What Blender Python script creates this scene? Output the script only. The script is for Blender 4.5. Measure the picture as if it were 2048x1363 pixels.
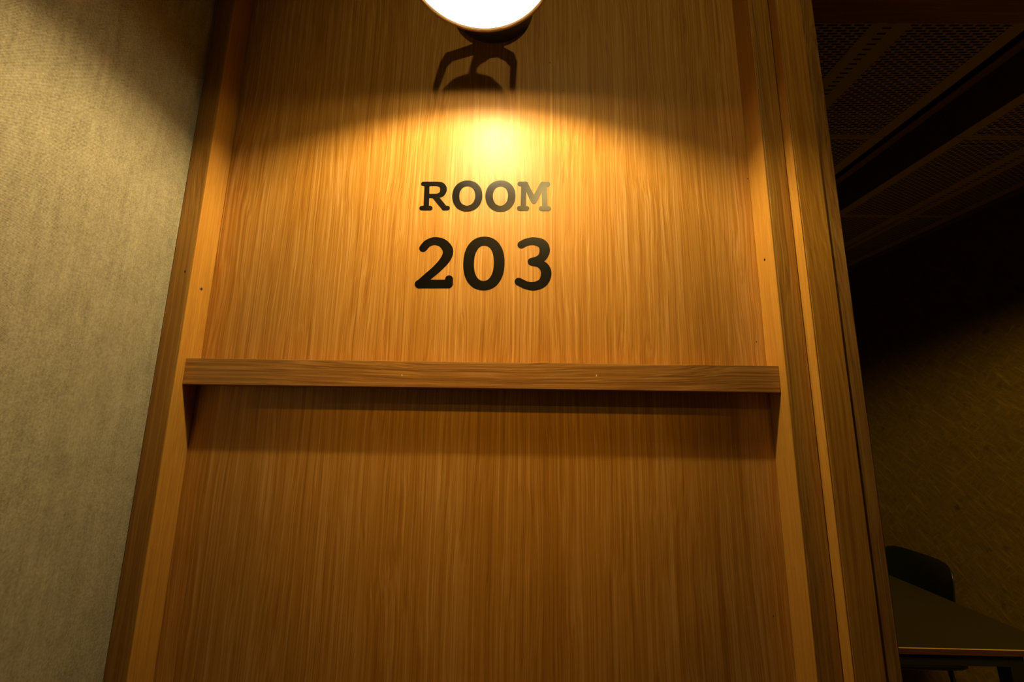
import bpy, bmesh, math, random
import numpy as np
from mathutils import Vector, Matrix

for o in list(bpy.data.objects):
    bpy.data.objects.remove(o, do_unlink=True)
S = bpy.context.scene
C = S.collection
EYE = 1.5

# ------------------------------------------------------------------ camera
cam = bpy.data.cameras.new('camera')
cam.sensor_width = 36.0
cam.lens = 14.89
cam.clip_start = 0.02
camo = bpy.data.objects.new('camera', cam)
C.objects.link(camo)
r = Vector((0.99982266, 0.0116043, 0.01483196))
u = Vector((-0.01249472, -0.18050582, 0.98349455))
w = Vector((-0.01409002, 0.98350546, 0.18032882))
camo.matrix_world = Matrix(((r.x, u.x, -w.x, 0), (r.y, u.y, -w.y, 0), (r.z, u.z, -w.z, EYE), (0, 0, 0, 1)))
S.camera = camo

# ------------------------------------------------------------------ world, exposure, lights
S.view_settings.view_transform = 'Standard'
S.view_settings.look = 'None'
S.view_settings.gamma = 1.0
S.view_settings.use_curve_mapping = False
S.view_settings.exposure = 0.0
world = bpy.data.worlds.new('world')
S.world = world
world.use_nodes = True
bg = world.node_tree.nodes['Background']
bg.inputs[0].default_value = (1.0, 0.62, 0.25, 1)
bg.inputs[1].default_value = 0.010

WARM = (1.0, 0.70, 0.30)
LAMP_X, LAMP_Y, RIM_Z = -0.056, 0.446, EYE + 0.579
# corridor downlights and an added fill behind and above the camera, out of the frame
def spot(name, loc, aim, energy, color, size, blend, radius):
    d = bpy.data.lights.new(name, 'SPOT')
    d.energy = energy; d.color = color
    d.spot_size = math.radians(size); d.spot_blend = blend
    d.shadow_soft_size = radius
    o = bpy.data.objects.new(name, d)
    o.location = loc
    o.rotation_euler = (Vector(aim) - Vector(loc)).to_track_quat('-Z', 'Y').to_euler()
    C.objects.link(o)
    return o
spot('corridor_spotlight', (0.15, -0.95, EYE + 1.28), (0.10, 0.65, EYE + 0.64), 18.0, (1.0, 0.68, 0.22), 44, 1.0, 0.017)
spot('corridor_downlight', (-0.06, -0.25, EYE + 1.03), (-0.05, 0.65, EYE + 0.09), 23, (1.0, 0.50, 0.04), 34, 1.0, 0.02)
spot('opening_fill_spot', (1.05, -1.10, EYE + 1.28), (2.16, 2.25, EYE - 0.45), 265.0, (1.0, 0.62, 0.08), 46, 0.8, 0.26)  # added fill spot that brightens the strand board wall, no fitting known
# the wall lamp's own light (sits inside its shade)
wl = bpy.data.lights.new('wall_lamp_light', 'POINT')
wl.energy = 17.6
wl.color = WARM
wl.shadow_soft_size = 0.0095
# made-up beam shape: weaker towards the wall and straight down, stronger sideways
wl.use_nodes = True
lt = wl.node_tree
em = lt.nodes['Emission']
tc = lt.nodes.new('ShaderNodeTexCoord'); sp = lt.nodes.new('ShaderNodeSeparateXYZ')
lt.links.new(tc.outputs['Normal'], sp.inputs[0])
def lm(op, a, b=0.0):
    nd = lt.nodes.new('ShaderNodeMath'); nd.operation = op
    for i, v in enumerate((a, b)):
        if isinstance(v, float): nd.inputs[i].default_value = v
        else: lt.links.new(v, nd.inputs[i])
    return nd.outputs[0]
ax = lm('POWER', lm('MAXIMUM', lm('SUBTRACT', 1.0, lm('MULTIPLY', sp.outputs[1], sp.outputs[1])), 0.02), 0.45)
sd = lm('ADD', 0.80, lm('MULTIPLY', lm('MULTIPLY', sp.outputs[0], sp.outputs[0]), 0.62))
dn = lm('SUBTRACT', 1.0, lm('MULTIPLY', 0.28, lm('MULTIPLY', sp.outputs[2], sp.outputs[2])))
lt.links.new(lm('MULTIPLY', dn, lm('MULTIPLY', ax, sd)), em.inputs['Strength'])
wlo = bpy.data.objects.new('wall_lamp_light', wl)
wlo.location = (LAMP_X, LAMP_Y, RIM_Z + 0.0365)
C.objects.link(wlo)

# ------------------------------------------------------------------ node helpers
class NT:
    def __init__(s, name):
        s.m = bpy.data.materials.new(name)
        s.m.use_nodes = True
        s.t = s.m.node_tree
        s.b = s.t.nodes['Principled BSDF']
        s.obj = s.t.nodes.new('ShaderNodeTexCoord').outputs['Object']
    def n(s, typ, **kw):
        nd = s.t.nodes.new(typ)
        for k, v in kw.items():
            setattr(nd, k, v)
        return nd
    def l(s, a, b):
        s.t.links.new(a, b)
    def inp(s, sock, v):
        if hasattr(v, 'is_output') or hasattr(v, 'links'):
            s.l(v, sock)
        else:
            sock.default_value = v
    def math(s, op, a, b=0.0, c=None, clamp=False):
        nd = s.n('ShaderNodeMath', operation=op)
        nd.use_clamp = clamp
        s.inp(nd.inputs[0], a)
        s.inp(nd.inputs[1], b)
        if c is not None:
            s.inp(nd.inputs[2], c)
        return nd.outputs[0]
    def mapping(s, vec, scale=(1, 1, 1), loc=(0, 0, 0), rot=(0, 0, 0)):
        nd = s.n('ShaderNodeMapping')
        s.l(vec, nd.inputs[0])
        nd.inputs['Location'].default_value = loc
        nd.inputs['Rotation'].default_value = rot
        nd.inputs['Scale'].default_value = scale
        return nd.outputs[0]
    def noise(s, vec, scale=1.0, detail=2.0, rough=0.5, dist=0.0):
        nd = s.n('ShaderNodeTexNoise')
        s.l(vec, nd.inputs['Vector'])
        nd.inputs['Scale'].default_value = scale
        nd.inputs['Detail'].default_value = detail
        nd.inputs['Roughness'].default_value = rough
        nd.inputs['Distortion'].default_value = dist
        return nd.outputs['Fac']
    def ramp(s, fac, stops):
        nd = s.n('ShaderNodeValToRGB')
        s.l(fac, nd.inputs[0])
        e = nd.color_ramp.elements
        while len(e) < len(stops):
            e.new(0.5)
        for i, (p, c) in enumerate(stops):
            e[i].position = p
            e[i].color = (*c, 1) if len(c) == 3 else c
        return nd.outputs[0]
    def mix(s, fac, a, b, mode='MIX'):
        nd = s.n('ShaderNodeMix', data_type='RGBA', blend_type=mode)
        s.inp(nd.inputs[0], fac)
        for i, v in ((6, a), (7, b)):
            if isinstance(v, tuple):
                nd.inputs[i].default_value = (*v, 1)
            else:
                s.l(v, nd.inputs[i])
        return nd.outputs[2]
    def bump(s, h, strength, dist):
        nd = s.n('ShaderNodeBump')
        nd.inputs['Strength'].default_value = strength
        nd.inputs['Distance'].default_value = dist
        s.l(h, nd.inputs['Height'])
        s.l(nd.outputs[0], s.b.inputs['Normal'])
    def set(s, **kw):
        for k, v in kw.items():
            s.inp(s.b.inputs[k.replace('_', ' ')], v)
        return s.m

def plain(name, col, rough=0.5, metal=0.0, **kw):
    t = NT(name)
    t.b.inputs['Base Color'].default_value = (*col, 1)
    t.b.inputs['Roughness'].default_value = rough
    t.b.inputs['Metallic'].default_value = metal
    for k, v in kw.items():
        t.b.inputs[k.replace('_', ' ')].default_value = v
    return t.m

def wood(name, light, mid, dark, grain='z', seed=0.0, rough=0.42, coarse=1.0, fine=1.0, flame=1.0, contrast=1.0):
    """long-grained oak; grain = axis the fibres run along"""
    t = NT(name)
    rot = {'z': (0, 0, 0), 'x': (0, math.pi / 2, 0), 'y': (math.pi / 2, 0, 0)}[grain]
    v = t.mapping(t.obj, rot=rot)
    v = t.mapping(v, loc=(seed * 1.37, seed * 0.71, seed * 2.9))
    sep = t.n('ShaderNodeSeparateXYZ'); t.l(v, sep.inputs[0])
    warp = t.noise(t.mapping(v, scale=(9, 9, 1.6)), detail=3)
    warp2 = t.noise(t.mapping(v, scale=(45, 45, 9)), detail=2)
    dx = t.math('ADD', t.math('MULTIPLY', t.math('SUBTRACT', warp, 0.5), 0.040 * flame),
                t.math('MULTIPLY', t.math('SUBTRACT', warp2, 0.5), 0.004))
    x2 = t.math('ADD', sep.outputs[0], dx)
    y2 = t.math('ADD', sep.outputs[1], t.math('MULTIPLY', dx, 0.6))
    cmb = t.n('ShaderNodeCombineXYZ')
    t.l(x2, cmb.inputs[0]); t.l(y2, cmb.inputs[1]); t.l(sep.outputs[2], cmb.inputs[2])
    wv = cmb.outputs[0]
    big = t.noise(t.mapping(wv, scale=(16, 16, 0.5)), detail=2)
    a = t.noise(t.mapping(wv, scale=(165 * coarse, 165 * coarse, 1.0)), detail=3, rough=0.6)
    b = t.noise(t.mapping(wv, scale=(520 * fine, 520 * fine, 2.6)), detail=2, rough=0.6)
    p = t.noise(t.mapping(v, scale=(900, 900, 22)), detail=2, rough=0.5)
    f = t.math('ADD', t.math('MULTIPLY', t.math('SUBTRACT', a, 0.5), 0.85 * contrast),
               t.math('MULTIPLY', t.math('SUBTRACT', b, 0.5), 1.4 * contrast))
    f = t.math('ADD', f, t.math('MULTIPLY', t.math('SUBTRACT', big, 0.5), 0.35 * contrast))
    f = t.math('ADD', f, 0.5, clamp=True)
    col = t.ramp(f, [(0.12, dark), (0.5, mid), (0.88, light)])
    pore = t.math('MULTIPLY', t.math('SUBTRACT', p, 0.60, clamp=True), 2.2, clamp=True)
    col = t.mix(pore, col, tuple(c * 0.45 for c in dark))
    t.l(col, t.b.inputs['Base Color'])
    t.b.inputs['Roughness'].default_value = rough
    h = t.math('SUBTRACT', t.math('MULTIPLY', b, 0.6), t.math('MULTIPLY', pore, 0.6))
    t.bump(h, 0.35, 0.0006)
    return t.m

def fabric():
    t = NT('woven_fabric')
    sep = t.n('ShaderNodeSeparateXYZ'); t.l(t.obj, sep.inputs[0])
    wob = t.noise(t.mapping(t.obj, scale=(30, 30, 22)), detail=2)
    ph = t.math('ADD', t.math('MULTIPLY', sep.outputs[2], 2 * math.pi / 0.0018), t.math('MULTIPLY', wob, 10.0))
    ph = t.math('ADD', ph, t.math('MULTIPLY', sep.outputs[1], -2 * math.pi / 0.0019))
    rib = t.math('MULTIPLY_ADD', t.math('SINE', ph), 0.5, 0.5)
    ph2 = t.math('ADD', t.math('MULTIPLY', sep.outputs[1], 2 * math.pi / 0.0034), t.math('MULTIPLY', wob, 11.0))
    warp = t.math('MULTIPLY_ADD', t.math('SINE', ph2), 0.5, 0.5)
    th = t.noise(t.mapping(t.obj, scale=(300, 420, 420)), detail=3, rough=0.6)
    slub = t.noise(t.mapping(t.obj, scale=(130, 130, 7)), detail=3, rough=0.6)
    cloud = t.noise(t.mapping(t.obj, scale=(40, 40, 26)), detail=4, rough=0.65)
    f = t.math('ADD', t.math('MULTIPLY', rib, 0.24), t.math('MULTIPLY', warp, 0.04))
    f = t.math('ADD', f, t.math('MULTIPLY', th, 0.72))
    f = t.math('ADD', f, t.math('MULTIPLY', t.math('SUBTRACT', slub, 0.5), 0.26))
    f = t.math('ADD', f, t.math('MULTIPLY', t.math('SUBTRACT', cloud, 0.5), 0.35))
    col = t.ramp(f, [(0.15, (0.14, 0.13, 0.08)), (0.5, (0.335, 0.325, 0.235)), (0.9, (0.54, 0.525, 0.40))])
    t.l(col, t.b.inputs['Base Color'])
    t.b.inputs['Roughness'].default_value = 0.9
    t.b.inputs['Specular IOR Level'].default_value = 0.15
    h = t.math('ADD', rib, t.math('MULTIPLY', th, 0.8))
    t.bump(h, 0.4, 0.0004)
    return t.m

def osb():
    t = NT('strand_board')
    acc = None
    for i, (ang, sc) in enumerate(((0.5, 1.0), (1.15, 1.25), (2.3, 1.1), (0.85, 0.8))):
        v = t.mapping(t.obj, rot=(ang, 0, 0), loc=(i * 3.1, i * 1.7, i * 2.3))
        n = t.noise(t.mapping(v, scale=(30, 62 * sc, 13 * sc)), detail=3, rough=0.6, dist=0.7)
        e = t.math('MULTIPLY', t.math('SUBTRACT', n, 0.47), 3.2, clamp=True)
        acc = e if acc is None else t.math('MAXIMUM', t.math('MULTIPLY', acc, 0.8), e)
    d = t.noise(t.mapping(t.obj, scale=(20, 20, 20), rot=(0.7, 0, 0)), detail=3)
    dk = t.math('MULTIPLY', t.math('SUBTRACT', d, 0.62, clamp=True), 6, clamp=True)
    col = t.ramp(acc, [(0.0, (0.17, 0.115, 0.03)), (0.5, (0.25, 0.17, 0.042)), (1.0, (0.37, 0.265, 0.07))])
    col = t.mix(dk, col, (0.10, 0.065, 0.02))
    t.l(col, t.b.inputs['Base Color'])
    t.b.inputs['Roughness'].default_value = 0.6
    t.bump(acc, 0.4, 0.001)
    return t.m

def perforated():
    """painted acoustic panel with staggered slots; slots are dark openings"""
    t = NT('perforated_panel')
    sep = t.n('ShaderNodeSeparateXYZ'); t.l(t.obj, sep.inputs[0])
    x, y = sep.outputs[0], sep.outputs[1]
    v = t.math('DIVIDE', y, 0.008)
    par = t.math('MODULO', t.math('FLOOR', v), 2.0)
    fy = t.math('ABSOLUTE', t.math('SUBTRACT', t.math('FRACT', v), 0.5))
    rowok = t.math('LESS_THAN', fy, 0.30)
    ux = t.math('ADD', t.math('DIVIDE', x, 0.034), t.math('MULTIPLY', par, 0.5))
    fx = t.math('ABSOLUTE', t.math('SUBTRACT', t.math('FRACT', ux), 0.5))
    slot = t.math('MULTIPLY', rowok, t.math('LESS_THAN', fx, 0.37))
    def band(a, b):
        return t.math('MULTIPLY', t.math('GREATER_THAN', x, a), t.math('LESS_THAN', x, b))
    dense = t.math('ADD', band(0.045, 0.2), band(0.3, 0.553))
    single = t.math('MULTIPLY', band(0.2344, 0.2574), t.math('MULTIPLY', rowok, t.math('SUBTRACT', 1.0, par)))
    yin = t.math('MULTIPLY', t.math('GREATER_THAN', y, 0.012), t.math('LESS_THAN', y, 0.576))
    m = t.math('MULTIPLY', yin, t.math('ADD', t.math('MULTIPLY', dense, slot), single, clamp=True))
    col = t.mix(m, (0.66, 0.53, 0.34), (0.012, 0.010, 0.008))
    t.l(col, t.b.inputs['Base Color'])
    t.b.inputs['Roughness'].default_value = 0.7
    t.bump(t.math('SUBTRACT', 1.0, m), 1.0, 0.004)
    return t.m

M = {}
OL, OM, OD = (0.70, 0.42, 0.145), (0.53, 0.265, 0.042), (0.36, 0.15, 0.014)
M['panel'] = wood('oak_veneer', OL, OM, OD, 'z', 1.0, rough=0.44)
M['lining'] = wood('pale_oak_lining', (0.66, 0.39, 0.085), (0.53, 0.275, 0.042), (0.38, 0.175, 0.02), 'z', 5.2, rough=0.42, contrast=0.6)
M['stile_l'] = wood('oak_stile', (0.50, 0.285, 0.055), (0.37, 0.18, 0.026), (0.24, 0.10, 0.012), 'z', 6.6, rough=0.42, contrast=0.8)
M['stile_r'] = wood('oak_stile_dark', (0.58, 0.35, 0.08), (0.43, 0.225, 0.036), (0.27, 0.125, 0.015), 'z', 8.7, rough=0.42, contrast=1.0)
M['post'] = wood('oak_post', (0.74, 0.42, 0.08), (0.60, 0.29, 0.036), (0.42, 0.175, 0.018), 'z', 11.3, rough=0.45, contrast=1.0)
M['edge'] = wood('oak_edge', (0.56, 0.33, 0.085), (0.40, 0.20, 0.04), (0.22, 0.095, 0.015), 'z', 14.9, rough=0.5, coarse=0.9, flame=1.6)
M['rail'] = wood('oak_rail', (0.56, 0.31, 0.085), (0.40, 0.20, 0.046), (0.24, 0.10, 0.018), 'x', 3.3, rough=0.4, coarse=1.0, flame=1.5, contrast=1.35)
M['beam'] = wood('oak_beam', (0.50, 0.26, 0.08), (0.38, 0.17, 0.045), (0.28, 0.11, 0.02), 'x', 21.3, rough=0.5)
M['table_edge'] = wood('plywood_edge', (0.07, 0.027, 0.007), (0.05, 0.018, 0.005), (0.035, 0.012, 0.003), 'x', 25.0, rough=0.4)
M['floor'] = wood('floor_boards', (0.30, 0.19, 0.09), (0.20, 0.12, 0.05), (0.12, 0.07, 0.03), 'y', 31.0, rough=0.5)
M['fabric'] = fabric()
M['osb'] = osb()
M['perf'] = perforated()
M['plaster'] = plain('painted_plaster', (0.45, 0.38, 0.28), 0.9)
M['channel'] = plain('channel_board', (0.30, 0.22, 0.12), 0.6)
M['dark'] = plain('dark_void', (0.02, 0.018, 0.015), 0.8)
M['black_metal'] = plain('black_metal', (0.006, 0.006, 0.006), 0.45)
M['lamp_black'] = plain('green_black_enamel', (0.05, 0.06, 0.045), 0.38)
M['reflector'] = plain('white_reflector', (0.88, 0.87, 0.84), 0.35)
M['brass'] = plain('brass_rim', (0.16, 0.085, 0.018), 0.6, 0.0)
M['top'] = plain('dark_linoleum', (0.044, 0.037, 0.024), 0.5)
M['arris'] = plain('golden_edge', (0.62, 0.44, 0.12), 0.4)  # even golden tone for thin edge strips
M['shell'] = plain('dark_teal_plastic', (0.010, 0.014, 0.012), 0.33)
M['reflector'] = plain('white_reflector', (0.88, 0.87, 0.84), 0.6, Emission_Color=(1.0, 0.90, 0.70, 1), Emission_Strength=2.2)  # glow added to the reflector so it reads as fully lit
M['bulb'] = plain('lit_bulb', (1, 1, 1), 0.5, Emission_Color=(1.0, 0.78, 0.42, 1), Emission_Strength=60.0)
M['filler'] = plain('pale_filler', (0.80, 0.76, 0.62), 0.6)
M['hole'] = plain('nail_hole_shadow', (0.03, 0.012, 0.005), 0.9)

def vinyl():
    t = NT('black_vinyl')
    n = t.noise(t.mapping(t.obj, scale=(500, 500, 900)), detail=2)
    t.b.inputs['Base Color'].default_value = (0.004, 0.0035, 0.0025, 1)
    t.b.inputs['Roughness'].default_value = 0.215
    t.b.inputs['Specular IOR Level'].default_value = 0.42
    t.bump(n, 0.12, 0.0003)
    return t.m
M['vinyl'] = vinyl()

# ------------------------------------------------------------------ mesh helpers
def link(name, bm, mat, parent=None, smooth=False, loc=None):
    me = bpy.data.meshes.new(name)
    bmesh.ops.recalc_face_normals(bm, faces=bm.faces)
    bm.to_mesh(me); bm.free()
    if smooth:
        for p in me.polygons:
            p.use_smooth = True
    me.materials.append(mat)
    o = bpy.data.objects.new(name, me)
    C.objects.link(o)
    if parent:
        o.parent = parent
    if loc:
        o.location = loc
    return o

def box(bm, x0, x1, y0, y1, z0, z1, bev=0.0):
    b = bmesh.new()
    vs = [b.verts.new((x, y, z)) for z in (z0, z1) for y in (y0, y1) for x in (x0, x1)]
    for f in ((0, 2, 3, 1), (4, 5, 7, 6), (0, 1, 5, 4), (2, 6, 7, 3), (0, 4, 6, 2), (1, 3, 7, 5)):
        b.faces.new([vs[i] for i in f])
    if bev:
        bmesh.ops.bevel(b, geom=list(b.edges), offset=bev, segments=2, affect='EDGES', profile=0.6)
    tmp = bpy.data.meshes.new('tmp'); b.to_mesh(tmp); b.free()
    bm.from_mesh(tmp); bpy.data.meshes.remove(tmp)
    return bm

def bx(*a, **k):
    return box(bmesh.new(), *a, **k)

def lathe(bm, prof, seg=96, mat=None):
    """prof: closed or open list of (r, z) about z axis"""
    rings = []
    for (rr, zz) in prof:
        if rr < 1e-6:
            rings.append([bm.verts.new((0, 0, zz))])
        else:
            rings.append([bm.verts.new((rr * math.cos(2 * math.pi * i / seg), rr * math.sin(2 * math.pi * i / seg), zz)) for i in range(seg)])
    for a, b in zip(rings[:-1], rings[1:]):
        for i in range(seg):
            j = (i + 1) % seg
            if len(a) == 1 and len(b) == 1:
                continue
            if len(a) == 1:
                bm.faces.new((a[0], b[i], b[j]))
            elif len(b) == 1:
                bm.faces.new((a[i], a[j], b[0]))
            else:
                bm.faces.new((a[i], a[j], b[j], b[i]))
    if mat is not None:
        bmesh.ops.transform(bm, matrix=mat, verts=bm.verts)
    return bm

def sweep(bm, pts, prof_w, prof_t, side):
    """flat strap through pts; prof_w widths along 'side' vector, prof_t thickness"""
    pts = [Vector(p) for p in pts]
    n = len(pts)
    rings = []
    for i, p in enumerate(pts):
        d = (pts[min(i + 1, n - 1)] - pts[max(i - 1, 0)]).normalized()
        s = Vector(side); s = (s - d * s.dot(d)).normalized()
        t = d.cross(s)
        a, b = prof_w[i] / 2, prof_t[i] / 2
        rings.append([bm.verts.new(p + s * a * q + t * b * e) for q, e in ((-1, -1), (1, -1), (1, 1), (-1, 1))])
    for a, b in zip(rings[:-1], rings[1:]):
        for i in range(4):
            j = (i + 1) % 4
            bm.faces.new((a[i], a[j], b[j], b[i]))
    bm.faces.new(rings[0][::-1]); bm.faces.new(rings[-1])
    return bm

def empty(name, loc, label, cat, group=None):
    o = bpy.data.objects.new(name, None)
    o.empty_display_size = 0.05
    C.objects.link(o)
    o.location = loc
    o['label'] = label; o['category'] = cat
    if group:
        o['group'] = group
    return o

def struct(name, bm, mat, label=None):
    o = link(name, bm, mat)
    o['kind'] = 'structure'
    if label:
        o['label'] = label
    return o

# ------------------------------------------------------------------ setting
TOP = EYE + 1.35          # corridor ceiling height
RC = EYE + 1.0            # room ceiling height
struct('floor', bx(-0.56, 2.30, -2.6, 3.5, -0.05, 0.0), M['floor'], 'brown board floor of the corridor and the dark room')
struct('wall_left', bx(-0.56, -0.5255, -2.6, 0.60502, 0.0, TOP), M['fabric'], 'beige woven fabric wall left of the oak frame')
struct('wall_right', bx(2.16, 2.20, -0.6, 3.5, 0.0, TOP), M['osb'], 'dark strand board wall of the room behind the table')
struct('wall_back', bx(0.0, 2.16, 3.40, 3.45, 0.0, TOP), M['osb'], 'far wall of the dark room')
struct('wall_front', bx(-0.4945, 0.3815, 0.65, 0.70, 0.0, TOP), M['panel'], 'oak veneer panel carrying the room number')
struct('wall_side', bx(0.30, 0.345, 0.7005, 3.40, 0.0, TOP), M['plaster'], 'partition behind the oak panel')
struct('ceiling', bx(-0.56, 2.20, 0.70, 3.5, RC + 0.14, RC + 0.18), M['dark'], 'dark slab above the perforated ceiling panels')
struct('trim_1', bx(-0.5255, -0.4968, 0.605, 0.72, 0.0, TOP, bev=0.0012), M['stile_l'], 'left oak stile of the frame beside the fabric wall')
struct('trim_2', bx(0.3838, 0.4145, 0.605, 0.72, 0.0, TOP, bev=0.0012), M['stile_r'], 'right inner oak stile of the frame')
struct('trim_3', bx(0.4163, 0.4545, 0.587, 0.74, 0.0, TOP, bev=0.0012), M['post'], 'right outer oak post standing proud of the frame')
struct('trim_4', bx(0.4545, 0.4750, 0.5882, 0.74, 0.0, TOP, bev=0.0012), M['edge'], 'dark grained oak edge board at the opening')
struct('trim_5', bx(0.4750, 2.16, 0.595, 0.690, EYE + 0.7487, EYE + 0.90), M['beam'], 'brown wooden beam over the opening to the dark room')
struct('trim_6', bx(2.133, 2.16, 0.70, 3.40, RC - 0.012, RC + 0.012), M['channel'], 'narrow ceiling edge strip along the strand board wall')

struct('wall_upper', bx(0.4750, 2.16, 0.600, 0.688, EYE + 0.9002, TOP), M['plaster'], 'plain wall above the wooden beam')

def specks(parent, pts, mat, name='nail_hole', size=0.0022):
    for (x, y, z, ax) in pts:
        bm = bmesh.new()
        rs = random.Random(int(abs(x) * 1e5) + 3)
        k = 9
        vs = []
        for i in range(k):
            a = 2 * math.pi * i / k
            q = size * (0.6 + 0.7 * rs.random())
            if ax == 'y':
                vs.append(bm.verts.new((x + q * math.cos(a) * 0.6, y, z + q * math.sin(a))))
            else:
                vs.append(bm.verts.new((x, y + q * math.cos(a) * 1.0, z + q * math.sin(a))))
        f = bm.faces.new(vs)
        e = bmesh.ops.extrude_face_region(bm, geom=[f])
        mv = (0, 0.0006, 0) if ax == 'y' else (0.0006 * (1 if x < 0 else 1), 0, 0)
        bmesh.ops.translate(bm, vec=mv, verts=[g for g in e['geom'] if isinstance(g, bmesh.types.BMVert)])
        link(name, bm, mat, parent)

O = bpy.data.objects
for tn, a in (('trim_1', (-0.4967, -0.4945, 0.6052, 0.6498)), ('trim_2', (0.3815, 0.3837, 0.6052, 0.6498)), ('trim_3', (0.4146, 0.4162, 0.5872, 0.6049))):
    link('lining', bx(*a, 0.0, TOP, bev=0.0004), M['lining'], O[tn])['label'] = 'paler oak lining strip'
specks(O['trim_1'], [(-0.5045, 0.6048, EYE + 0.2111, 'y'), (-0.4948, 0.6290, EYE + 0.1915, 'x')], M['hole'])
specks(O['trim_2'], [(0.3812, 0.6285, EYE + 0.2485, 'x')], M['hole'])
specks(O['wall_front'], [(0.3795, 0.6498, EYE + 0.399, 'y'), (0.3695, 0.6498, EYE + 0.1228, 'y'),
                         (0.3587, 0.6498, EYE - 0.2632, 'y'), (0.0506, 0.6498, EYE + 0.6213, 'y'), (0.0732, 0.6498, EYE + 0.5648, 'y')],
       M['hole'], size=0.0012)

# ------------------------------------------------------------------ rail on the panel
rail = link('wooden_rail', bx(-0.4942, 0.3812, 0.6200, 0.6499, EYE + 0.0430, EYE + 0.0816, bev=0.0007), M['rail'])
rail['label'] = 'horizontal oak rail across the panel below the room number'
rail['category'] = 'rail'
specks(rail, [(-0.1699, 0.6196, EYE + 0.0604, 'y'), (0.1155, 0.6196, EYE + 0.0636, 'y')], M['filler'], 'nail_hole', 0.0016)

# ------------------------------------------------------------------ lettering
# strokes are (x mm, z mm, half width mm) on the face of the panel
STROKES = {
'R': [[(-161.9, 1885.1, 3.96), (-151.5, 1885.2, 3.96), (-138.2, 1885.3, 3.96)], [(-138.2, 1885.3, 3.96), (-131.1, 1883.0, 4.91), (-127.6, 1875.4, 5.71), (-130.4, 1866.9, 4.91), (-137.2, 1863.3, 3.96)], [(-137.2, 1863.3, 3.96), (-152.9, 1863.2, 3.8)], [(-155.7, 1885.1, 4.28), (-155.0, 1841.6, 4.44)], [(-162.2, 1841.3, 4.12), (-148.5, 1841.4, 4.12)], [(-141.3, 1862.2, 4.76), (-125.0, 1842.3, 4.76)], [(-125.4, 1841.5, 4.28), (-119.7, 1841.7, 4.12)]],
'M': [[(0.1, 1886.4, 4.28), (9.7, 1886.5, 4.28)], [(6.4, 1885.5, 4.28), (6.0, 1843.5, 4.44)], [(-0.2, 1842.2, 4.28), (11.7, 1842.3, 4.28)], [(9.4, 1885.5, 4.44), (23.5, 1855.7, 4.91)], [(23.5, 1855.7, 4.91), (37.9, 1885.8, 4.44)], [(40.5, 1885.8, 4.28), (41.5, 1843.8, 4.44)], [(37.9, 1886.3, 4.28), (46.1, 1886.4, 4.44)], [(35.8, 1842.3, 4.28), (47.4, 1842.4, 4.28)]],
'2': [[(-156.2, 1771.0, 6.5), (-149.8, 1778.9, 6.66), (-138.3, 1783.5, 6.82), (-124.3, 1779.5, 7.61), (-115.7, 1767.3, 8.56), (-118.8, 1753.2, 7.93), (-131.3, 1737.0, 6.97), (-145.1, 1723.8, 6.66), (-159.6, 1709.5, 6.66)], [(-159.7, 1710.0, 6.97), (-112.6, 1710.9, 7.13)], [(-111.9, 1718.8, 6.34), (-112.2, 1710.5, 6.82)]],
'3': [[(3.6, 1778.4, 6.34), (11.9, 1782.9, 6.34), (24.3, 1784.9, 6.66), (37.2, 1780.3, 7.93), (41.6, 1769.9, 8.4), (37.8, 1758.2, 7.29), (30.1, 1752.5, 6.66), (20.8, 1749.5, 6.66)], [(20.8, 1749.5, 6.66), (31.7, 1747.1, 6.82), (40.7, 1740.5, 7.93), (43.9, 1729.2, 8.56), (39.0, 1715.5, 7.61), (27.1, 1709.1, 7.13), (13.7, 1709.6, 6.66), (-0.0, 1715.8, 6.5)]]}
RINGS = {'O1': (-87.55, 1863.9, 25.15, 28.1, 13.24, 17.55), 'O2': (-32.2, 1864.2, 25.1, 28.3, 12.55, 17.55), '0': (-56.6, 1746.4, 33.5, 45.5, 16.03, 30.0)}

def catmull(pts, n=10):
    if len(pts) < 3:
        return pts
    P = [np.array(p) for p in pts]
    P = [2 * P[0] - P[1]] + P + [2 * P[-1] - P[-2]]
    out = []
    for i in range(1, len(P) - 2):
        for k in range(n):
            t = k / n
            a, b, c, d = P[i - 1], P[i], P[i + 1], P[i + 2]
            out.append(0.5 * ((2 * b) + (-a + c) * t + (2 * a - 5 * b + 4 * c - d) * t * t + (-a + 3 * b - 3 * c + d) * t ** 3))
    out.append(P[-2])
    return [tuple(p) for p in out]

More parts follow.
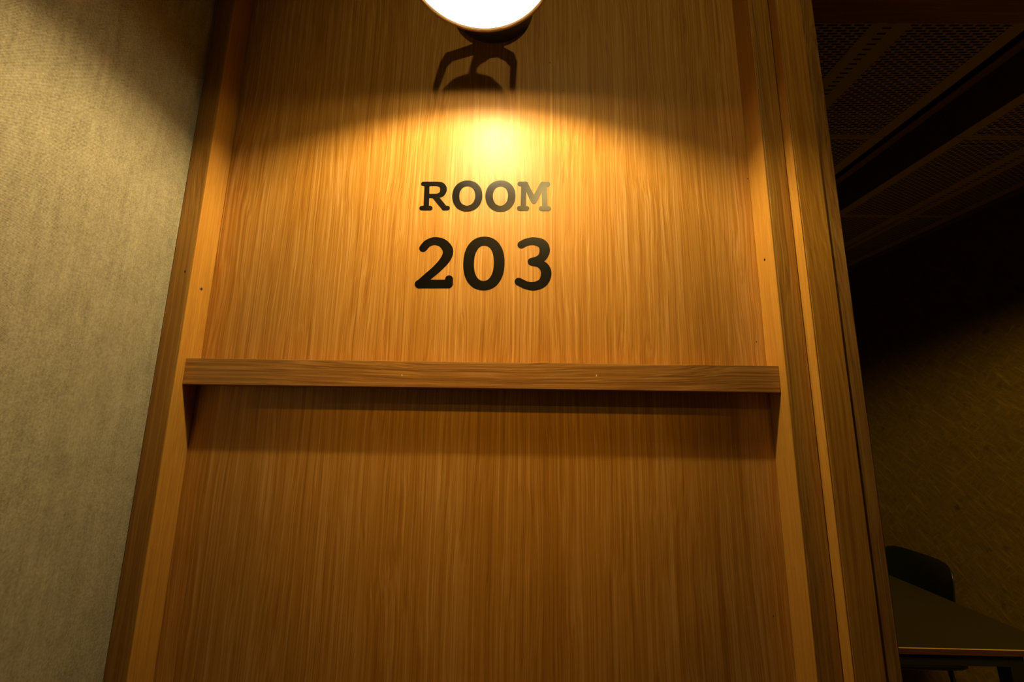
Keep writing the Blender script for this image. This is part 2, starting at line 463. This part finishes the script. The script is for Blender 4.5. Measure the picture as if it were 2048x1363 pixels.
def contours(strokes, h=0.5):
    """outline of a union of round strokes: distance field + marching squares"""
    segs = []
    for s in strokes:
        c = catmull(s)
        segs += list(zip(c[:-1], c[1:]))
    allp = np.array([p for s in segs for p in s])
    x0, x1 = allp[:, 0].min() - 11, allp[:, 0].max() + 11
    z0, z1 = allp[:, 1].min() - 11, allp[:, 1].max() + 11
    xs = np.arange(x0, x1, h); zs = np.arange(z0, z1, h)
    X, Z = np.meshgrid(xs, zs, indexing='ij')
    F = np.full(X.shape, 1e9)
    for a, b in segs:
        d = np.array(b[:2]) - np.array(a[:2])
        L = max(d @ d, 1e-9)
        t = np.clip(((X - a[0]) * d[0] + (Z - a[1]) * d[1]) / L, 0, 1)
        q = np.hypot(X - a[0] - t * d[0], Z - a[1] - t * d[1]) - (a[2] + t * (b[2] - a[2]))
        F = np.minimum(F, q)
    F = F + 1e-7
    edges = {}
    def ip(i, j, k, l):
        f0, f1 = F[i, j], F[k, l]
        t = f0 / (f0 - f1)
        return (xs[i] + t * (xs[k] - xs[i]), zs[j] + t * (zs[l] - zs[j]))
    nxt = {}
    pos = {}
    inside = F < 0
    for i in range(len(xs) - 1):
        for j in range(len(zs) - 1):
            c = (inside[i, j], inside[i + 1, j], inside[i + 1, j + 1], inside[i, j + 1])
            if all(c) or not any(c):
                continue
            cs = [(i, j), (i + 1, j), (i + 1, j + 1), (i, j + 1)]
            cr = []
            for k in range(4):
                if c[k] != c[(k + 1) % 4]:
                    A, B = cs[k], cs[(k + 1) % 4]
                    key = (min(A, B), max(A, B))
                    pos[key] = ip(*key[0], *key[1])
                    cr.append(key)
            for p in range(0, len(cr) - 1, 2):
                nxt.setdefault(cr[p], []).append(cr[p + 1])
                nxt.setdefault(cr[p + 1], []).append(cr[p])
    loops = []
    used = set()
    for st in list(nxt):
        if st in used:
            continue
        loop = [st]; used.add(st); cur = st
        while True:
            c = [k for k in nxt[cur] if k not in used]
            if not c:
                break
            cur = c[0]; used.add(cur); loop.append(cur)
        if len(loop) > 8:
            pts = [pos[k] for k in loop]
            loops.append(pts)
    return loops

def ring_contours(cx, cz, rx, rz, ix, iz, n=96, p=2.12):
    def se(a, b):
        out = []
        for i in range(n):
            t = 2 * math.pi * i / n
            c, s_ = math.cos(t), math.sin(t)
            out.append((cx + a * math.copysign(abs(c) ** (2 / p), c), cz + b * math.copysign(abs(s_) ** (2 / p), s_)))
        return out
    return [se(rx, rz), se(ix, iz)]

def glyph(name, loops, parent):
    cu = bpy.data.curves.new(name, 'CURVE')
    cu.dimensions = '2D'; cu.fill_mode = 'BOTH'; cu.extrude = 0.00012
    for lp in loops:
        sp = cu.splines.new('POLY')
        sp.points.add(len(lp) - 1)
        for i, (x, z) in enumerate(lp):
            sp.points[i].co = (x / 1000, z / 1000, 0, 1)
        sp.use_cyclic_u = True
    tmp = bpy.data.objects.new('tmp', cu)
    me = bpy.data.meshes.new_from_object(tmp)
    bpy.data.objects.remove(tmp)
    bpy.data.curves.remove(cu)
    me.transform(Matrix(((1, 0, 0, 0), (0, 0, -1, 0), (0, 1, 0, 0), (0, 0, 0, 1))))
    me.transform(Matrix.Translation((-parent.location.x, 0.6497 - parent.location.y, -parent.location.z)))
    me.name = name
    me.materials.clear()
    me.materials.append(M['vinyl'])
    o = bpy.data.objects.new(name, me)
    C.objects.link(o)
    o.parent = parent
    return o

w1 = empty('sign_lettering', (-0.0576, 0.6497, EYE + 0.338), 'black slab-serif word ROOM on the oak panel, above the number', 'lettering', None)
glyph('letter', contours(STROKES['R']), w1)
glyph('letter', ring_contours(*RINGS['O1']), w1)
glyph('letter', ring_contours(*RINGS['O2']), w1)
glyph('letter', contours(STROKES['M']), w1)
w2 = empty('sign_number', (-0.0576, 0.6497, EYE + 0.203), 'large black digits 203 on the oak panel, above the rail', 'lettering', None)
glyph('digit', contours(STROKES['2']), w2)
glyph('digit', ring_contours(*RINGS['0'], p=2.2), w2)
glyph('digit', contours(STROKES['3']), w2)

# ------------------------------------------------------------------ wall lamp
lamp = empty('wall_lamp', (LAMP_X, LAMP_Y, RIM_Z), 'lit round wall lamp with dark canopy and bright white disc above the word ROOM', 'lamp')
RR = 0.1005
# shade: brim with a shallow dome, closed shell with an inner white face
outer = [(RR, 0.0), (RR, 0.006), (0.094, 0.0085), (0.062, 0.009), (0.056, 0.020), (0.053, 0.058), (0.046, 0.076), (0.034, 0.091), (0.017, 0.100), (0.0, 0.103)]
inner = [(0.0, 0.058), (0.030, 0.057), (0.044, 0.050), (0.050, 0.034), (0.053, 0.012), (0.060, 0.0068), (0.094, 0.0060), (RR - 0.0012, 0.0)]
sh = link('shade', lathe(bmesh.new(), outer), M['lamp_black'], lamp, True)
rf = link('reflector', lathe(bmesh.new(), inner), M['reflector'], sh, True)
def torus(bm, R, r1, z, seg=128, k=14, asp=1.0):
    prof = [(R + r1 * math.cos(2 * math.pi * i / k), z + asp * r1 * math.sin(2 * math.pi * i / k)) for i in range(k)]
    return lathe(bm, prof + [prof[0]], seg)
link('rim', torus(bmesh.new(), RR, 0.0026, -0.0004), M['brass'], sh, True)
link('bulb', lathe(bmesh.new(), [(0, 0.0445), (0.012, 0.0450), (0.017, 0.0465), (0.017, 0.0485), (0, 0.0485)]), M['bulb'], lamp, True)
# canopy on the panel (disc, domed), its centre higher than the shade
cz = EYE + 0.7305 - RIM_Z
Mx = Matrix.Translation((0.006, 0.6499 - LAMP_Y, cz)) @ Matrix.Rotation(math.pi / 2, 4, 'X')
cap = [(0.0, 0.040), (0.050, 0.039), (0.063, 0.035), (0.0685, 0.027), (0.070, 0.0), (0, 0)]
link('canopy', lathe(bmesh.new(), cap, mat=Mx), M['lamp_black'], lamp, True)
# stem: tapers from the hub by the canopy to the top of the dome
d0 = 0.65 - LAMP_Y
hub = lathe(bmesh.new(), [(0, -0.029), (0.009, -0.028), (0.015, -0.018), (0.018, 0.0), (0.015, 0.018), (0.009, 0.028), (0, 0.029)], 48,
            Matrix.Translation((0.002, d0 - 0.055, 0.091)) @ Matrix.Rotation(math.pi / 2, 4, 'Y'))
link('hub', hub, M['lamp_black'], lamp, True)
link('stem', sweep(bmesh.new(), [(0, d0 - 0.06, 0.090), (0, d0 - 0.09, 0.099), (0, d0 - 0.125, 0.105), (0, d0 - 0.165, 0.113), (0, 0.010, 0.116), (0, 0.0, 0.100)],
                   [0.030, 0.030, 0.024, 0.012, 0.009, 0.014], [0.014] * 6, (1, 0, 0)), M['lamp_black'], lamp)
for s in (-1, 1):
    link('yoke_arm', sweep(bmesh.new(), [(s * 0.008 - 0.002, d0 - 0.048, 0.093), (s * 0.028 - 0.002, d0 - 0.080, 0.096), (s * 0.050 - 0.002, d0 - 0.118, 0.101), (s * 0.057 - 0.001, d0 - 0.135, 0.094), (s * 0.0595, 0.022, 0.072), (s * 0.0600, 0.0, 0.012)],
                           [0.020, 0.018, 0.017, 0.012, 0.009, 0.008], [0.012, 0.012, 0.011, 0.010, 0.009, 0.009], (0, 0.5, 1)), M['lamp_black'], lamp)

# ------------------------------------------------------------------ ceiling panels of the dark room
def panel_mesh():
    return bx(0.0015, 0.5985, 0.0015, 0.5865, 0.0, 0.012)
cols = [(0.091, 'farthest left column'), (0.691, 'column left of the channel'), (1.533, 'column beside the strand board wall')]
rows = [(0.772, 'first row past the beam'), (1.360, 'second row past the beam'), (1.948, 'third row past the beam'), (2.536, 'last row at the far wall')]
pm = None
for x0, cn in cols:
    for y0, rn in rows:
        if x0 < 0.3:
            continue
        if pm is None:
            o = link('perforated_panel', panel_mesh(), M['perf']); pm = o
        else:
            o = pm.copy(); C.objects.link(o)
        if x0 > 1.5:
            o.rotation_euler = (0, 0, math.pi); o.location = (x0 + 0.6, y0 + 0.588, RC)
        else:
            o.location = (x0, y0, RC)
        o['label'] = 'perforated ceiling panel, %s, %s' % (cn, rn)
        o['category'] = 'ceiling panel'
        o['group'] = 'perforated ceiling panels of the dark room'
struct('trim_7', bx(0.345, 0.690, 0.70, 3.40, RC, RC + 0.012), M['plaster'], 'plain ceiling margin beside the partition')
# recessed channel between the panel rows, in board lengths that meet at the panel seams
ch = empty('recessed_channel', (1.41, 0.78, RC), 'long dark recessed channel running between the perforated ceiling panels', 'ceiling channel')
def prism_y(poly, y0, y1):
    bm = bmesh.new()
    a = [bm.verts.new((x - 1.41, y0 - 0.78, z)) for x, z in poly]
    b = [bm.verts.new((x - 1.41, y1 - 0.78, z)) for x, z in poly]
    n = len(poly)
    for i in range(n):
        j = (i + 1) % n
        bm.faces.new((a[i], a[j], b[j], b[i]))
    bm.faces.new(a[::-1]); bm.faces.new(b)
    return bm
for y0, y1 in ((0.70, 1.358), (1.3605, 1.947), (1.9495, 2.535), (2.5375, 3.395)):
    link('side_board', prism_y([(1.5325, 0.0), (1.4980, 0.106), (1.5060, 0.110), (1.5328, 0.02)], y0, y1), M['channel'], ch)
link('ledge', prism_y([(1.5080, 0.1065), (1.4700, 0.114), (1.4700, 0.120), (1.5100, 0.114)], 0.70, 3.395), M['arris'], ch)['label'] = 'paler ledge strip'
link('backing', prism_y([(1.2925, 0.125), (1.5325, 0.125), (1.5325, 0.132), (1.2925, 0.132)], 0.70, 3.395), M['dark'], ch)
link('inner_lip', prism_y([(1.2915, 0.0), (1.2945, 0.0), (1.2945, 0.10), (1.2915, 0.10)], 0.70, 3.395), M['dark'], ch)

# ------------------------------------------------------------------ table
tz = 0.74
tb = empty('table', (1.50, 2.30, 0), 'dark topped table with wooden edge and black frame beside the strand board wall', 'table')
def tl(*a, **k):
    bm = bx(*a, **k)
    bmesh.ops.translate(bm, vec=(-1.50, -2.30, 0), verts=bm.verts)
    return bm
TX0, TX1, TY0, TY1 = 1.10, 1.925, 1.652, 3.05
link('tabletop', tl(TX0, TX1, TY0, TY1, tz - 0.020, tz - 0.0012), M['table_edge'], tb)
link('surface', tl(TX0 + 0.0025, TX1 - 0.0025, TY0 + 0.0025, TY1 - 0.0025, tz - 0.002, tz), M['top'], tb)
bm = tl(TX0 - 0.0003, TX1 + 0.0003, TY0 - 0.0003, TY0 + 0.0024, tz - 0.0015, tz + 0.0002)
link('edge_band', bm, M['arris'], tb)['label'] = 'golden front edge line'
ap = bmesh.new()
for a in ((TX0 + 0.12, TX1 - 0.12, TY0 + 0.05, TY0 + 0.075), (TX0 + 0.12, TX1 - 0.12, TY1 - 0.075, TY1 - 0.05),
          (TX0 + 0.12, TX0 + 0.145, TY0 + 0.05, TY1 - 0.05), (TX1 - 0.145, TX1 - 0.12, TY0 + 0.05, TY1 - 0.05)):
    box(ap, *a, tz - 0.077, tz - 0.0205)
bmesh.ops.translate(ap, vec=(-1.50, -2.30, 0), verts=ap.verts)
link('frame', ap, M['black_metal'], tb)
for x, y in ((TX0 + 0.145, TY0 + 0.075), (TX1 - 0.145, TY0 + 0.075), (TX0 + 0.145, TY1 - 0.075), (TX1 - 0.145, TY1 - 0.075)):
    bm = bmesh.new()
    tp, bt = 0.026, 0.014
    ox = 0.02 if x > 1.5 else -0.02
    vt = [bm.verts.new((x - 1.5 + a * tp, y - 2.3 + b * tp, tz - 0.0206)) for a, b in ((-1, -1), (1, -1), (1, 1), (-1, 1))]
    vb = [bm.verts.new((x - 1.5 + ox + a * bt, y - 2.3 + b * bt, 0.0)) for a, b in ((-1, -1), (1, -1), (1, 1), (-1, 1))]
    for i in range(4):
        j = (i + 1) % 4
        bm.faces.new((vt[i], vt[j], vb[j], vb[i]))
    bm.faces.new(vt); bm.faces.new(vb[::-1])
    link('leg', bm, M['black_metal'], tb)

# ------------------------------------------------------------------ chair, facing the table (towards -x)
chair = empty('chair', (1.87, 2.385, 0), 'dark shell chair with rounded backrest pushed in between table and strand board wall', 'chair')
def grid_shell(fn, nu, nv, th):
    bm = bmesh.new()
    g = [[bm.verts.new(fn(i / nu, j / nv)) for j in range(nv + 1)] for i in range(nu + 1)]
    for i in range(nu):
        for j in range(nv):
            bm.faces.new((g[i][j], g[i + 1][j], g[i + 1][j + 1], g[i][j + 1]))
    bmesh.ops.recalc_face_normals(bm, faces=bm.faces)
    bmesh.ops.solidify(bm, geom=list(bm.faces), thickness=th)
    return bm
def rrect(u_, v_, hw, hh, rad):
    """map the unit square onto a rounded rectangle"""
    a, b = 2 * u_ - 1, 2 * v_ - 1
    x, y = a * hw, b * hh
    m = max(abs(a), abs(b))
    if m < 1e-6:
        return 0.0, 0.0
    bx_, by_ = x / m, y / m
    cx, cy = hw - rad, hh - rad
    if abs(bx_) > cx and abs(by_) > cy:
        dx, dy = abs(bx_) - cx, abs(by_) - cy
        L = math.hypot(dx, dy); q = max(dx, dy)
        # push square corner point onto the arc
        k = rad / max(L, 1e-6)
        if L > rad:
            bx_ = math.copysign(cx + dx * k, bx_); by_ = math.copysign(cy + dy * k, by_)
    return bx_ * m, by_ * m
def back(u_, v_):
    y, z = rrect(u_, v_, 0.205, 0.175, 0.075)
    z += 0.672
    x = 0.205 + (z - 0.5) * 0.10 - 0.9 * (y * y) * 1.0
    return (x, y, z)
def seat(u_, v_):
    x, y = rrect(u_, v_, 0.215, 0.235, 0.09)
    z = 0.445 - 0.012 * math.cos(min(1, abs(y) / 0.235) * math.pi / 2) + (0.03 * max(0, (-x - 0.15)) * -3)
    return (x, y, z)
def soft(o):
    m = o.modifiers.new('sub', 'SUBSURF'); m.levels = 1; m.render_levels = 2
    return o
soft(link('backrest', grid_shell(back, 14, 12, 0.012), M['shell'], chair, True))
soft(link('seat', grid_shell(seat, 14, 14, 0.028), M['shell'], chair, True))
def tube(pts, rr, seg=12):
    bm = bmesh.new()
    pts = [Vector(p) for p in pts]
    rings = []
    for i, p in enumerate(pts):
        d = (pts[min(i + 1, len(pts) - 1)] - pts[max(i - 1, 0)]).normalized()
        s = d.cross(Vector((0.31, 0.2, 0.93))).normalized(); t = d.cross(s)
        rings.append([bm.verts.new(p + (s * math.cos(2 * math.pi * k / seg) + t * math.sin(2 * math.pi * k / seg)) * rr) for k in range(seg)])
    for a, b in zip(rings[:-1], rings[1:]):
        for k in range(seg):
            bm.faces.new((a[k], a[(k + 1) % seg], b[(k + 1) % seg], b[k]))
    bm.faces.new(rings[0][::-1]); bm.faces.new(rings[-1])
    return bm
for sy in (-1, 1):
    link('back_support', tube([(0.14, sy * 0.08, 0.428), (0.19, sy * 0.08, 0.432), (0.212, sy * 0.08, 0.47), (0.221, sy * 0.08, 0.58)], 0.009), M['black_metal'], chair, True)
    for sx in (-1, 1):
        link('leg', tube([(sx * 0.15, sy * 0.15, 0.425), (sx * 0.185, sy * 0.19, 0.0)], 0.010), M['black_metal'], chair, True)
